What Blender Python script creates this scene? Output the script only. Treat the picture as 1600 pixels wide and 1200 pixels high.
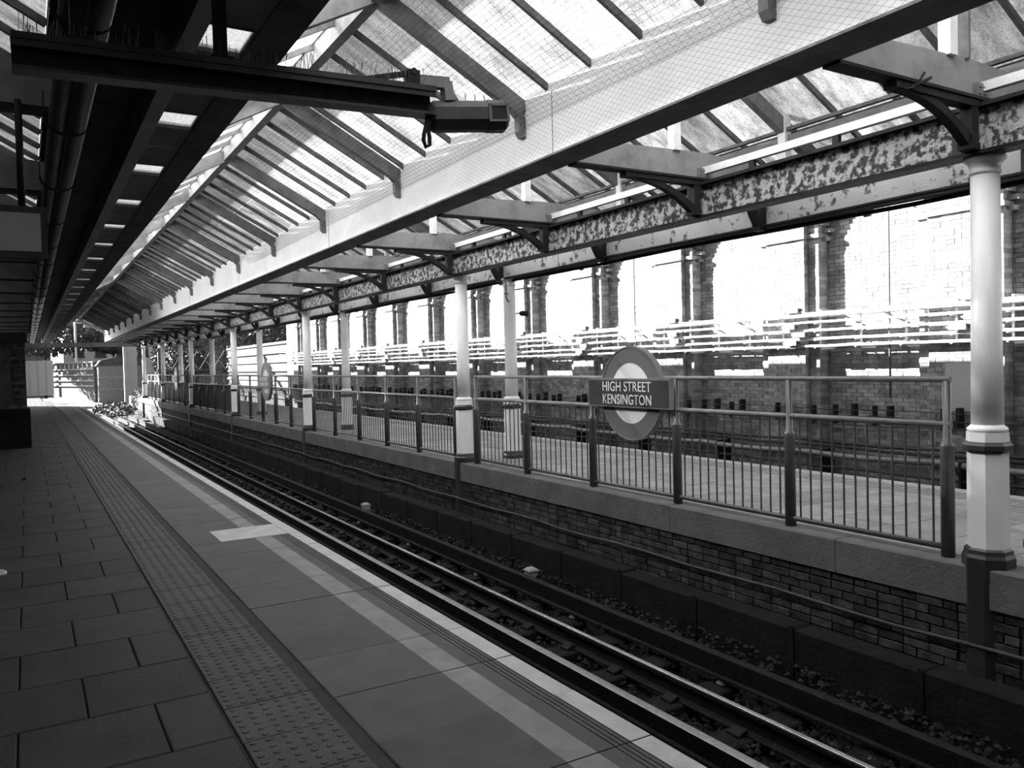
import bpy, math, random
from mathutils import Vector, Matrix
random.seed(7)
C = bpy.context.scene
for o in list(bpy.data.objects): bpy.data.objects.remove(o)

# ------------------------------------------------------------------ camera, light, exposure
cam_d = bpy.data.cameras.new('camera'); cam = bpy.data.objects.new('camera', cam_d)
C.collection.objects.link(cam); C.camera = cam
cam_d.sensor_width = 36; cam_d.lens = 1267.15/1600*36; cam_d.clip_start = .05; cam_d.clip_end = 600
R = Matrix(((0.8578381, 0.0347991, -0.5127405), (-0.5133283, 0.0101583, -0.8581322), (-0.0246537, 0.9993427, 0.0265775)))
cam.matrix_world = Matrix.Translation((0, 0, 1.6)) @ R.to_4x4()

SUN = Vector((-1, 1.55, .75)).normalized()
w = bpy.data.worlds.new('world'); C.world = w; w.use_nodes = True
wn = w.node_tree.nodes; wl = w.node_tree.links; wn.clear()
sky = wn.new('ShaderNodeTexSky'); sky.sky_type = 'NISHITA'; sky.sun_disc = False
sky.sun_elevation = math.asin(SUN.z); sky.sun_rotation = math.atan2(SUN.x, SUN.y); sky.dust_density = 3.0; sky.air_density = 1.0
bw = wn.new('ShaderNodeRGBToBW'); bg = wn.new('ShaderNodeBackground'); wo = wn.new('ShaderNodeOutputWorld')
wl.new(sky.outputs[0], bw.inputs[0]); wl.new(bw.outputs[0], bg.inputs[0]); wl.new(bg.outputs[0], wo.inputs[0])
bg.inputs[1].default_value = 0.30
sd = bpy.data.lights.new('sun', 'SUN'); sd.energy = 48.0; sd.angle = 0.0093
so = bpy.data.objects.new('sun', sd); C.collection.objects.link(so)
so.rotation_euler = SUN.to_track_quat('Z', 'Y').to_euler(); so.location = (-20, 30, 20)
C.view_settings.view_transform = 'Standard'; C.view_settings.look = 'None'
C.view_settings.gamma = 1; C.view_settings.use_curve_mapping = False
C.view_settings.exposure = 0.0

# ------------------------------------------------------------------ materials
def mat(name, v, v2=None, scale=6, rough=.7, metal=0, bump=0, bscale=40, spread=0, island=0, detail=4, lo=.35, hi=.65, spec=None, stretch=None):
    """grey material: base value v mottled towards v2 by noise; spread = random tone per object; island = per loose piece"""
    m = bpy.data.materials.new(name); m.use_nodes = True
    n = m.node_tree.nodes; l = m.node_tree.links; p = n['Principled BSDF']
    p.inputs['Roughness'].default_value = rough; p.inputs['Metallic'].default_value = metal
    p.inputs['Specular IOR Level'].default_value = spec if spec is not None else (.5 if rough < .5 else .12)
    tc = n.new('ShaderNodeTexCoord'); geo = n.new('ShaderNodeNewGeometry')
    src = geo.outputs['Position']
    if stretch:
        mp = n.new('ShaderNodeMapping'); mp.inputs['Scale'].default_value = stretch
        l.new(src, mp.inputs[0]); src = mp.outputs[0]
    def val(x):
        nd = n.new('ShaderNodeValue'); nd.outputs[0].default_value = x; return nd.outputs[0]
    out = val(v)
    if v2 is not None:
        nz = n.new('ShaderNodeTexNoise'); nz.inputs['Scale'].default_value = scale; nz.inputs['Detail'].default_value = detail
        nz.inputs['Roughness'].default_value = .65; l.new(src, nz.inputs['Vector'])
        mr = n.new('ShaderNodeMapRange'); mr.inputs[1].default_value = lo; mr.inputs[2].default_value = hi
        mr.inputs[3].default_value = v; mr.inputs[4].default_value = v2; l.new(nz.outputs[0], mr.inputs[0]); out = mr.outputs[0]
    def mul(a, rnd, s):
        m1 = n.new('ShaderNodeMapRange'); m1.inputs[3].default_value = 1-s; m1.inputs[4].default_value = 1+s
        l.new(rnd, m1.inputs[0]); k = n.new('ShaderNodeMath'); k.operation = 'MULTIPLY'
        l.new(a, k.inputs[0]); l.new(m1.outputs[0], k.inputs[1]); return k.outputs[0]
    if spread:
        oi = n.new('ShaderNodeObjectInfo'); out = mul(out, oi.outputs['Random'], spread)
    if island: out = mul(out, geo.outputs['Random Per Island'], island)
    l.new(out, p.inputs['Base Color'])
    if bump:
        nb = n.new('ShaderNodeTexNoise'); nb.inputs['Scale'].default_value = bscale; nb.inputs['Detail'].default_value = 5
        l.new(src, nb.inputs['Vector']); b = n.new('ShaderNodeBump'); b.inputs['Strength'].default_value = bump; b.inputs['Distance'].default_value = .02
        l.new(nb.outputs[0], b.inputs['Height']); l.new(b.outputs[0], p.inputs['Normal'])
    return m

M = {}
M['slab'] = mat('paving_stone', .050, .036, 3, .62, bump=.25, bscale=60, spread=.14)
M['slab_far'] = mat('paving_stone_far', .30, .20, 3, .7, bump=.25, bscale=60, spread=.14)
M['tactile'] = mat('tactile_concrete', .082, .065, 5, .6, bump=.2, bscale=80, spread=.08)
M['mortar'] = mat('mortar_dark', .05, .03, 8, .9, bump=.4)
M['concrete'] = mat('kerb_concrete', .125, .09, 2.5, .85, bump=.35, bscale=30)
M['concrete_dark'] = mat('dirty_concrete', .014, .008, 4, .9, bump=.5, bscale=25)
M['brick_soot'] = mat('sooty_brick', .065, .022, 7, .9, bump=.6, bscale=45, spread=.45, island=.4)
M['brick'] = mat('wall_brick', .36, .20, 5, .85, bump=.5, bscale=60, island=.3)
M['brick_mortar'] = mat('wall_mortar', .20, .14, 9, .95)
M['white_paint'] = mat('old_white_paint', .70, .58, 4, .45, bump=.05, bscale=30)
M['column_white'] = mat('column_white_paint', .78, .70, 3, .35, bump=.03, bscale=30)
M['board_white'] = mat('board_white_paint', .85, .7, 5, .5)
M['dark_paint'] = mat('dark_gloss_paint', .025, .04, 8, .35, bump=.05)
M['base_paint'] = mat('dark_base_paint', .03, .022, 8, .4)
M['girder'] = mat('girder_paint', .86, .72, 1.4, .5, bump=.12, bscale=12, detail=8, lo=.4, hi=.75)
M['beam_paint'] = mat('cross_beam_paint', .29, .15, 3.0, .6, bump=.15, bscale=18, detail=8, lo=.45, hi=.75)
M['peeling'] = mat('peeling_paint', .50, .06, 13, .7, bump=.6, bscale=50, detail=15, lo=.46, hi=.54)
M['peeling_pale'] = mat('pale_peeling_paint', .55, .10, 7, .7, bump=.4, bscale=50, detail=15, lo=.56, hi=.62)
M['soffit'] = mat('dark_soffit_grey', .09, .05, 4, .8)  # mottled dark grey, mostly for undersides
M['soffit_pale'] = mat('pale_soffit_grey', .26, .16, 4, .8)
M['rafter'] = mat('rafter_paint', .22, .14, 6, .6)
M['bar'] = mat('glazing_bar_paint', .17, .10, 9, .6)
M['housing'] = mat('housing_paint', .085, .06, 8, .55)
M['black'] = mat('black_iron', .018, .03, 10, .5)
M['ceiling'] = mat('dark_ceiling_panel', .045, .03, 2, .7, spread=.3)
M['strip'] = mat('soffit_strip', .16, .12, 3, .7)
M['rail_grey'] = mat('railing_paint', .07, .05, 12, .3)
M['rail_top'] = mat('railing_rail_paint', .20, .15, 12, .28)
M['rust'] = mat('rusty_steel', .016, .008, 10, .7, bump=.4)
M['rail_head'] = mat('polished_rail_head', .65, .45, 20, .22, metal=1)
M['rail_dull'] = mat('dull_rail_head', .30, .2, 15, .42, metal=.8)
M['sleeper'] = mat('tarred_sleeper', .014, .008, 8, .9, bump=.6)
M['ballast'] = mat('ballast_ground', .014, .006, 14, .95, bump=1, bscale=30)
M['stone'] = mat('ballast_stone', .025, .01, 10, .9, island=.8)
M['cable'] = mat('pale_cable', .62, .5, 8, .5)
M['cable_dark'] = mat('dark_cable', .06, .04, 8, .5)
M['pipe'] = mat('pale_pipe', .26, .16, 6, .4)
M['duct'] = mat('duct_metal', .22, .12, 3, .32, metal=.5, stretch=(1, .1, 1))
M['sign_ring'] = mat('roundel_ring_enamel', .13, .12, 4, .3)
M['sign_bar'] = mat('roundel_bar_enamel', .045, .05, 4, .3)
M['sign_white'] = mat('roundel_white_enamel', .72, .7, 4, .35)
M['sign_rim'] = mat('roundel_rim', .17, .14, 4, .35)
M['grey_board'] = mat('grey_board', .42, .40, 2, .6)
M['leaf'] = mat('foliage', .12, .05, 4, .8, island=.5)
M['leaf_lit'] = mat('foliage_lit', .30, .12, 4, .8, island=.5)  # lit copy of the foliage, sunlight put into the colour
M['far_pale'] = mat('far_pale_render', .13, .10, 1, .8)
M['far_mid'] = mat('far_grey_wall', .055, .035, 2, .8)
M['render_w'] = mat('pale_render', .55, .45, 1, .8)
M['building'] = mat('distant_building', .22, .16, 1, .85)
M['win_dark'] = mat('window_glass_dark', .03, .03, 2, .15)
M['ground'] = mat('sunlit_ground', .14, .06, 3, .95, bump=.6, bscale=10)
M['wire'] = mat('net_wire', .03, .03, 4, .6)
M['litter'] = mat('litter_pale', .6, .5, 9, .7)

def pane_mat(name, tr, lo, hi, clear, scale=2.2):
    """obscured roof glass: translucent dirt with a clearer mix"""
    m = bpy.data.materials.new(name); m.use_nodes = True
    n = m.node_tree.nodes; l = m.node_tree.links; n.clear()
    geo = n.new('ShaderNodeNewGeometry'); oi = n.new('ShaderNodeObjectInfo')
    mp = n.new('ShaderNodeMapping'); mp.inputs['Scale'].default_value = (1, 2.4, 1); l.new(geo.outputs['Position'], mp.inputs[0])
    nz = n.new('ShaderNodeTexNoise'); nz.inputs['Scale'].default_value = scale; nz.inputs['Detail'].default_value = 7; nz.inputs['Roughness'].default_value = .7
    l.new(mp.outputs[0], nz.inputs['Vector'])
    mr = n.new('ShaderNodeMapRange'); mr.inputs[1].default_value = .36; mr.inputs[2].default_value = .66
    mr.inputs[3].default_value = lo; mr.inputs[4].default_value = hi; l.new(nz.outputs[0], mr.inputs[0])
    nf = n.new('ShaderNodeTexNoise'); nf.inputs['Scale'].default_value = 55; nf.inputs['Detail'].default_value = 3; l.new(geo.outputs['Position'], nf.inputs['Vector'])
    mf = n.new('ShaderNodeMapRange'); mf.inputs[1].default_value = .4; mf.inputs[2].default_value = .6; mf.inputs[3].default_value = .75; mf.inputs[4].default_value = 1.1; l.new(nf.outputs[0], mf.inputs[0])
    kf = n.new('ShaderNodeMath'); kf.operation = 'MULTIPLY'; l.new(mr.outputs[0], kf.inputs[0]); l.new(mf.outputs[0], kf.inputs[1]); mr = kf
    m2 = n.new('ShaderNodeMapRange'); m2.inputs[3].default_value = .72; m2.inputs[4].default_value = 1.12; l.new(oi.outputs['Random'], m2.inputs[0])
    k = n.new('ShaderNodeMath'); k.operation = 'MULTIPLY'; l.new(mr.outputs[0], k.inputs[0]); l.new(m2.outputs[0], k.inputs[1])
    t = n.new('ShaderNodeBsdfTranslucent'); l.new(k.outputs[0], t.inputs[0])
    d = n.new('ShaderNodeBsdfDiffuse'); d.inputs[0].default_value = (.3, .3, .3, 1)
    x1 = n.new('ShaderNodeMixShader'); x1.inputs[0].default_value = tr; l.new(d.outputs[0], x1.inputs[1]); l.new(t.outputs[0], x1.inputs[2])
    tp = n.new('ShaderNodeBsdfTransparent'); x2 = n.new('ShaderNodeMixShader'); x2.inputs[0].default_value = clear
    l.new(x1.outputs[0], x2.inputs[1]); l.new(tp.outputs[0], x2.inputs[2])
    o = n.new('ShaderNodeOutputMaterial'); l.new(x2.outputs[0], o.inputs[0])
    return m
M['pane'] = pane_mat('wired_roof_glass', .92, .42, 1.0, .012)
M['pane_right'] = pane_mat('east_roof_glass', .92, .14, .6, .02)
M['pane_clear'] = pane_mat('clearer_roof_glass', .95, .45, 1.0, .03)  # higher clear share than the wired panes
M['pane_mid'] = pane_mat('dirty_roof_glass', .85, .10, .40, .01)
M['pane_grimy_blocking'] = pane_mat('grimy_blocking_glass', .6, .02, .16, .0)  # grime far down the roof; behind the camera it cuts light
M['pane_strip'] = pane_mat('skylight_glass', .97, .95, 1.0, .2)
def clear_mat():
    m = bpy.data.materials.new('glass_top_face'); m.use_nodes = True
    n = m.node_tree.nodes; l = m.node_tree.links; n.clear()
    tp = n.new('ShaderNodeBsdfTransparent'); tp.inputs[0].default_value = (.97, .97, .97, 1)
    o = n.new('ShaderNodeOutputMaterial'); l.new(tp.outputs[0], o.inputs[0]); return m
M['glass_top'] = clear_mat()

# ------------------------------------------------------------------ mesh building
class MB:
    def __init__(s): s.v = []; s.f = []; s.mi = []; s.cur = 0; s.sm = []
    def add(s, vs, fs, smooth=False):
        b = len(s.v); s.v += [tuple(q) for q in vs]
        for f in fs: s.f.append([b+i for i in f]); s.mi.append(s.cur); s.sm.append(smooth)
        return s
    def box(s, x0, x1, y0, y1, z0, z1):
        return s.add([(x0,y0,z0),(x1,y0,z0),(x1,y1,z0),(x0,y1,z0),(x0,y0,z1),(x1,y0,z1),(x1,y1,z1),(x0,y1,z1)],
                     [(0,3,2,1),(4,5,6,7),(0,1,5,4),(1,2,6,5),(2,3,7,6),(3,0,4,7)])
    def slab(s, x0, x1, y0, y1, z0, z1, c=.006):
        return s.add([(x0,y0,z0),(x1,y0,z0),(x1,y1,z0),(x0,y1,z0),(x0,y0,z1-c),(x1,y0,z1-c),(x1,y1,z1-c),(x0,y1,z1-c),
                      (x0+c,y0+c,z1),(x1-c,y0+c,z1),(x1-c,y1-c,z1),(x0+c,y1-c,z1)],
                     [(0,3,2,1),(0,1,5,4),(1,2,6,5),(2,3,7,6),(3,0,4,7),(4,5,9,8),(5,6,10,9),(6,7,11,10),(7,4,8,11),(8,9,10,11)])
    def bar(s, a, b, w, h, up=(0,0,1)):
        """box beam from a to b, w across, h along up"""
        a = Vector(a); b = Vector(b); d = (b-a).normalized(); u = Vector(up)
        sd = d.cross(u).normalized(); u = sd.cross(d).normalized()
        vs = []
        for p in (a, b):
            for i, j in ((-1,-1),(1,-1),(1,1),(-1,1)): vs.append(p+sd*(w/2*i)+u*(h/2*j))
        return s.add(vs, [(3,2,1,0),(4,5,6,7),(0,1,5,4),(1,2,6,5),(2,3,7,6),(3,0,4,7)])
    def tube(s, pts, r, n=8, cap=True):
        pts = [Vector(p) for p in pts]; vs = []; N = len(pts)
        rr = r if isinstance(r, (list, tuple)) else [r]*N
        ref = Vector((0,0,1))
        for i, p in enumerate(pts):
            d = (pts[min(i+1,N-1)]-pts[max(i-1,0)]).normalized()
            rf = ref if abs(d.z) < .95 else Vector((0,1,0))
            a = d.cross(rf).normalized(); b = a.cross(d).normalized()
            for k in range(n):
                t = 2*math.pi*k/n; vs.append(p+(a*math.cos(t)+b*math.sin(t))*rr[i])
        fs = []
        for i in range(N-1):
            for k in range(n):
                k2 = (k+1) % n; fs.append((i*n+k, (i+1)*n+k, (i+1)*n+k2, i*n+k2))
        s.add(vs, fs, True)
        if cap:
            b0 = len(s.v)-N*n
            s.f.append([b0+k for k in range(n)]); s.mi.append(s.cur); s.sm.append(False)
            s.f.append([b0+(N-1)*n+k for k in reversed(range(n))]); s.mi.append(s.cur); s.sm.append(False)
        return s
    def lathe(s, x, y, prof, n=20, rot=0, smooth=True):
        vs = []; fs = []
        for (r, z) in prof:
            for k in range(n):
                t = 2*math.pi*k/n+rot; vs.append((x+r*math.cos(t), y+r*math.sin(t), z))
        for i in range(len(prof)-1):
            for k in range(n):
                k2 = (k+1) % n; fs.append((i*n+k, i*n+k2, (i+1)*n+k2, (i+1)*n+k))
        s.add(vs, fs, smooth)
        b0 = len(s.v)-len(vs)
        s.f.append([b0+k for k in reversed(range(n))]); s.mi.append(s.cur); s.sm.append(False)
        s.f.append([b0+(len(prof)-1)*n+k for k in range(n)]); s.mi.append(s.cur); s.sm.append(False)
        return s
    def prism_y(s, poly, y0, y1):
        """poly of (x,z), extruded along y"""
        n = len(poly); vs = [(x, y0, z) for x, z in poly]+[(x, y1, z) for x, z in poly]
        return s.add(vs, [tuple(range(n)), tuple(reversed(range(n, 2*n)))]+[(i, n+i, n+(i+1) % n, (i+1) % n) for i in range(n)])
    def prism_x(s, poly, x0, x1):
        """poly of (y,z), extruded along x"""
        n = len(poly); vs = [(x0, y, z) for y, z in poly]+[(x1, y, z) for y, z in poly]
        return s.add(vs, [tuple(reversed(range(n))), tuple(range(n, 2*n))]+[(i, (i+1) % n, n+(i+1) % n, n+i) for i in range(n)])
    def mesh(s, name, ms):
        me = bpy.data.meshes.new(name); me.from_pydata(s.v, [], s.f)
        if not isinstance(ms, (list, tuple)): ms = [ms]
        for m in ms: me.materials.append(m)
        me.polygons.foreach_set('material_index', s.mi); me.polygons.foreach_set('use_smooth', s.sm)
        me.update(); return me
    def build(s, name, ms, parent=None, loc=None):
        return link(name, s.mesh(name, ms), parent, loc)
def link(name, data, parent=None, loc=None):
    o = bpy.data.objects.new(name, data); C.collection.objects.link(o)
    if parent is not None: o.parent = parent
    if loc is not None: o.location = loc
    return o
def tag(o, label=None, cat=None, group=None, kind=None):
    if label: o['label'] = label
    if cat: o['category'] = cat
    if group: o['group'] = group
    if kind: o['kind'] = kind
    return o
def empty(name, loc=(0,0,0), label=None, cat=None, group=None, kind=None):
    o = link(name, None, None, loc); o.empty_display_size = .2
    return tag(o, label, cat, group, kind)
def copy_tree(o, loc=None, parent=None):
    c = o.copy(); C.collection.objects.link(c)
    if parent is not None: c.parent = parent
    if loc is not None: c.location = loc
    for ch in o.children: copy_tree(ch, None, c)
    return c
def P(root, x, y, z=0):       # world to local of an unrotated root
    return (x-root.location.x, y-root.location.y, z-root.location.z)
ORD = ['nearest','second','third','fourth','fifth','sixth','seventh','eighth','ninth','tenth','eleventh','twelfth','thirteenth','fourteenth','fifteenth','sixteenth','seventeenth','eighteenth','nineteenth','twentieth']
YB, YE = -6.0, 55.0            # near and far end of the covered part

# ------------------------------------------------------------------ SETTING: near platform
pf = MB().box(-3, 2.16, YB, 63, -1.25, -.05).build('platform_near', M['mortar']); tag(pf, kind='structure')
row = .575; y_off = 3.22-.575*20
def yrows(y0, y1):
    k = math.ceil((y0-y_off)/row); out = []
    while y_off+k*row < y1: out.append((k, y_off+k*row)); k += 1
    return out
# left paving slabs (staggered joints) as parts
g = .0028; cnt = 0; stuff = MB()
cache = {}
def slab_obj(x0, x1, y, ln, parent, m, name='paving_slab', z=0.0):
    key = (round(x1-x0, 3), round(ln, 3), m.name)
    if key not in cache: cache[key] = MB().slab(0, x1-x0, 0, ln, -.05, 0).mesh(name, m)
    o = link(name, cache[key], parent, (x0, y, z)); return o
for k, y in yrows(.5, 62):
    yy = y+.5-.575*.13
    if k % 2 == 0: xs = [-1.21, -.65, -.09, .47, .725]
    else: xs = [-1.49, -.93, -.37, .19, .725]
    for a, b in zip(xs[:-1], xs[1:]):
        if cnt < 295 and yy < 45:
            slab_obj(a+g, b-g, yy+g, row-2*g, pf, M['slab'], z=random.uniform(-.002, .0015)); cnt += 1
        else: stuff.slab(a+g, b-g, yy+g, yy+row-g, -.05, 0)
for k, y in yrows(-5.5, .5):
    stuff.slab(-1.2, .72, y+g, y+row-g, -.05, 0)
for k, y in yrows(-5.5, 62): stuff.slab(-3, -1.5, y+g, y+row-g, -.05, -.001)
o = stuff.build('paving_slabs_far', M['slab'], pf); tag(o, kind='stuff')
# tactile tiles 0.4 m with flat-topped blisters
def blister_tile(n, seg):
    mb = MB().slab(.003, .412, .003, .397, -.05, .002, .004)
    for i in range(6):
        for j in range(6):
            x = .0375+i*.068; y = .033+j*.0667; vs = []
            for r, z in ((.0165, .002), (.0125, .0065)):
                for q in range(seg): t = 2*math.pi*q/seg; vs.append((x+r*math.cos(t), y+r*math.sin(t), z))
            fs = [(q, (q+1) % seg, seg+(q+1) % seg, seg+q) for q in range(seg)]+[tuple(range(seg, 2*seg))]
            mb.add(vs, fs)
    return mb.mesh('tactile_tile', M['tactile'])
t_near = blister_tile(6, 10); t_far = blister_tile(6, 5)
y = .35; i = 0
while y < 54:
    link('tactile_tile', t_near if y < 9 else t_far, pf, (.735, y, random.uniform(-.001, .001))); y += .4; i += 1
MB().box(1.15, 1.215, -5, 62, -.05, -.006).box(.725, .735, -5, 62, -.05, -.010).build('mortar_joint', mat('mortar_band', .05, .038, 6, .8), pf)
# grooved coping slabs with painted lines, white nosing
paint = mat('coping_paint', .088, .07, 4, .6, bump=.2, bscale=60, spread=.09)
line_m = mat('line_paint', .24, .18, 5, .65, bump=.15, bscale=60, spread=.05)
nose_m = mat('nosing_paint', .46, .36, 6, .6, bump=.15, bscale=50, spread=.04)
def coping(L):
    """profile in x,z extruded along y; material 0 slab, 1 faded yellow line, 2 white nosing"""
    prof = [(1.218, -.006, 0), (1.224, 0, 0), (1.795, 0, 1), (1.945, 0, 0), (2.030, 0, 0)]
    for gx in (2.036, 2.062, 2.088, 2.114):
        prof += [(gx-.004, 0, 0), (gx-.002, -.008, 0), (gx+.002, -.008, 0), (gx+.004, 0, 0)]
    prof[-1] = (2.118, 0, 2); prof += [(2.226, 0, 2), (2.232, -.006, 2), (2.232, -.12, 2)]
    mb = MB()
    for (a, za, m), (b, zb, _) in zip(prof[:-1], prof[1:]):
        mb.cur = m; mb.add([(a, g, za), (b, g, zb), (b, L-g, zb), (a, L-g, za)], [(0, 1, 2, 3)])
    mb.cur = 0
    for yy, fl in ((g, 0), (L-g, 1)):
        idx = [(x, yy, z) for x, z, _ in prof]+[(1.218, yy, -.12)]
        f = tuple(range(len(idx))); mb.add(idx, [f if fl else tuple(reversed(f))])
    mb.add([(1.218, g, -.12), (1.218, L-g, -.12), (1.218, L-g, -.006), (1.218, g, -.006)], [(0, 1, 2, 3)])
    mb.add([(1.218, g, -.12), (2.232, g, -.12), (2.232, L-g, -.12), (1.218, L-g, -.12)], [(0, 1, 2, 3)])
    return mb.mesh('coping_slab', [paint, line_m, nose_m])
cm = coping(row)
for k, y in yrows(-5.5, 62.3): link('coping_slab', cm, pf, (0, y, random.uniform(-.0015, .0015)))
o = MB().slab(1.493, 2.112, 7.826, 8.395, -.001, .004, .001).build('painted_patch', nose_m, pf); tag(o, 'pale grey rectangle painted across the platform edge slabs')
MB().box(2.02, 2.16, YB, 63, -1.2, -.12).build('platform_face', M['brick_soot'], pf)

# ------------------------------------------------------------------ SETTING: track bed
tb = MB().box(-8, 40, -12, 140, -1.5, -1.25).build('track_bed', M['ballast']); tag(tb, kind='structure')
mb = MB(); rnd = random.Random(3)
def stone(mb, x, y, z, s):
    pts = [(rnd.uniform(.6, 1)*a, rnd.uniform(.6, 1)*b, rnd.uniform(.5, .9)*c) for a, b, c in ((1,0,0),(-1,0,0),(0,1,0),(0,-1,0),(0,0,1),(0,0,-1))]
    th = rnd.uniform(0, 3.14); ct, st = math.cos(th), math.sin(th)
    mb.add([(x+s*(p[0]*ct-p[1]*st), y+s*(p[0]*st+p[1]*ct), z+s*p[2]) for p in pts],
           [(0,2,4),(2,1,4),(1,3,4),(3,0,4),(2,0,5),(1,2,5),(3,1,5),(0,3,5)])
for _ in range(24000):
    t = rnd.random(); y = 1.5+t*t*44
    x = rnd.uniform(2.3, 5.9); zz = -1.195+.04*math.sin(x*2.3+y*.7)*math.sin(y*.9)+.03
    if x > 5.2: zz += .02+(x-5.2)*.05
    stone(mb, x, y, zz, rnd.uniform(.012, .034)*(1+t*.8))
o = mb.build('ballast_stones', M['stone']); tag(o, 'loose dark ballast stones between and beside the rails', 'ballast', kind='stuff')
mb = MB()
for _ in range(900):
    y = rnd.uniform(3, 24); x = rnd.choice([rnd.gauss(5.3, .18), rnd.gauss(5.3, .18), rnd.uniform(2.4, 5.6)]); z = -1.15+rnd.uniform(0, .03); s = rnd.uniform(.007, .02)
    a = rnd.uniform(0, 6.28); vs = [(x+s*math.cos(a+q*1.57)*(1 if q % 2 else .6), y+s*math.sin(a+q*1.57)*(1 if q % 2 else .6), z+rnd.uniform(0, .02)) for q in range(4)]
    mb.add(vs+[(vx, vy, vz-.002) for vx, vy, vz in vs], [(0,1,2,3),(7,6,5,4),(0,4,5,1),(1,5,6,2),(2,6,7,3),(3,7,4,0)])
o = mb.build('dead_leaves', mat('dry_leaves', .08, .03, 10, .8, island=.6)); tag(o, 'scattered dry leaves on the ballast beside the tracks', 'leaves', kind='stuff')
# sleepers
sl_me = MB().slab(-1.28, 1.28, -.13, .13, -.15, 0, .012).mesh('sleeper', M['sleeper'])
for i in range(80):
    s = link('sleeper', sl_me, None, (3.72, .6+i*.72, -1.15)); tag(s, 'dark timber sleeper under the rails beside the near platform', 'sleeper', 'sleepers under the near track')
# rails
def rail(x, top, m_head, name, label, cond=False, y1=62):
    r = empty(name, (x, 0, -1.15), label, 'rail')
    h = top+1.15; pts = [(-.065,0),(.065,0),(.065,.012),(.012,.03),(.012,h-.045),(.036,h-.035),(.036,h-.006),(.026,h-.001),(-.026,h-.001),(-.036,h-.006),(-.036,h-.035),(-.012,h-.045),(-.012,.03),(-.065,.012)]
    if cond: pts = [(-.05,.06),(.05,.06),(.05,.075),(.03,.09),(.042,h-.02),(.042,h-.003),(-.042,h-.003),(-.042,h-.02),(-.03,.09),(-.05,.075)]
    MB().prism_y(pts, -4, y1).build('rail_web', M['rust'], r)
    hw = .024 if not cond else .040
    MB().prism_y([(-hw, h-.004), (hw, h-.004), (hw*.8, h), (-hw*.8, h)], -4, y1).build('rail_head', m_head, r)
    if cond:
        pot = MB().lathe(0, 0, [(.05, 0), (.055, .02), (.035, .035), (.045, .06)], 8).mesh('insulator', M['pipe'])
        for i in range(20): link('insulator', pot, r, (0, .6+i*2.16, 0))
    else:
        ch = MB().prism_y([(-.14, -.02), (.14, -.02), (.14, .02), (.06, .05), (.04, .02), (-.04, .02), (-.06, .05), (-.14, .02)], -.06, .06).mesh('rail_chair', M['rust'])
        for i in range(60): link('rail_chair', ch, r, (0, .6+i*.72, 0))
rail(3.005, -.985, M['rail_head'], 'running_rail', 'running rail nearest the platform edge')
rail(3.80, -.93, M['rail_dull'], 'conductor_rail', 'dull grey conductor rail lying midway between the running rails', True)
rail(4.44, -.985, M['rail_head'], 'running_rail', 'polished running rail, the thin bright line farther from the near platform')
rail(4.93, -.90, M['rust'], 'conductor_rail', 'dark raised conductor rail outside the running rails towards the brick kerb wall', True)

# ------------------------------------------------------------------ SETTING: far (island) platform
pb = MB().box(6.02, 9.2, YB, 62, -1.25, -.05).build('platform_far', M['mortar']); tag(pb, kind='structure')
# coping band blocks
cb_me = {}
y = -5.9
while y < 55:
    L = 2.11
    if 'c' not in cb_me: cb_me['c'] = MB().slab(5.955, 6.26, .004, L-.004, -.29, .0, .012).mesh('kerb_block', M['concrete'])
    link('kerb_block', cb_me['c'], pb, (0, y-.07, random.uniform(-.003, .003))); y += L
# brick face below
course = .075; BL = .225
br = {}
def brick_mesh(L, d, h, m, nm='brick'):
    key = (round(L, 4), round(d, 4), m.name)
    if key not in br:
        c = .004; br[key] = MB().add([(0,0,0),(0,L,0),(0,L,h),(0,0,h),(d,0,0),(d,L,0),(d,L,h),(d,0,h),(-c,c,c),(-c,L-c,c),(-c,L-c,h-c),(-c,c,h-c)],
            [(8,11,10,9),(0,8,9,1),(1,9,10,2),(2,10,11,3),(3,11,8,0),(0,1,5,4),(2,3,7,6),(1,2,6,5),(0,4,7,3)]).mesh(nm, m)
    return br[key]
far = MB(); nb = 0; rr = random.Random(5)
cand = []
for r in range(12):
    z = -.29-course*(r+1); st = 0 if r % 2 else .112
    y = 1.5+st
    while y < 50:
        L = .2125 if r % 2 else (.2125 if rr.random() < .7 else .1)
        cand.append((y, z, L, rr.uniform(-.008, .006))); y += L+.0125
cand.sort(key=lambda c: c[0])
sel = [c for c in cand if c[0] > 3.0 and c[1] > -.95][:296]; ss = set(sel)
for c in sel: link('brick', brick_mesh(c[2], .05, .064, M['brick_soot']), pb, (5.985+c[3], c[0], c[1]))
for c in cand:
    if c in ss: continue
    x = 5.985+c[3]; far.add([(x,c[0],c[1]),(x,c[0]+c[2],c[1]),(x,c[0]+c[2],c[1]+.064),(x,c[0],c[1]+.064),(6.03,c[0],c[1]),(6.03,c[0]+c[2],c[1]),(6.03,c[0]+c[2],c[1]+.064),(6.03,c[0],c[1]+.064)],
        [(0,3,2,1),(0,1,5,4),(2,3,7,6),(1,2,6,5),(0,4,7,3)])
o = far.build('brickwork', M['brick_soot'], pb); tag(o, kind='stuff')
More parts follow.
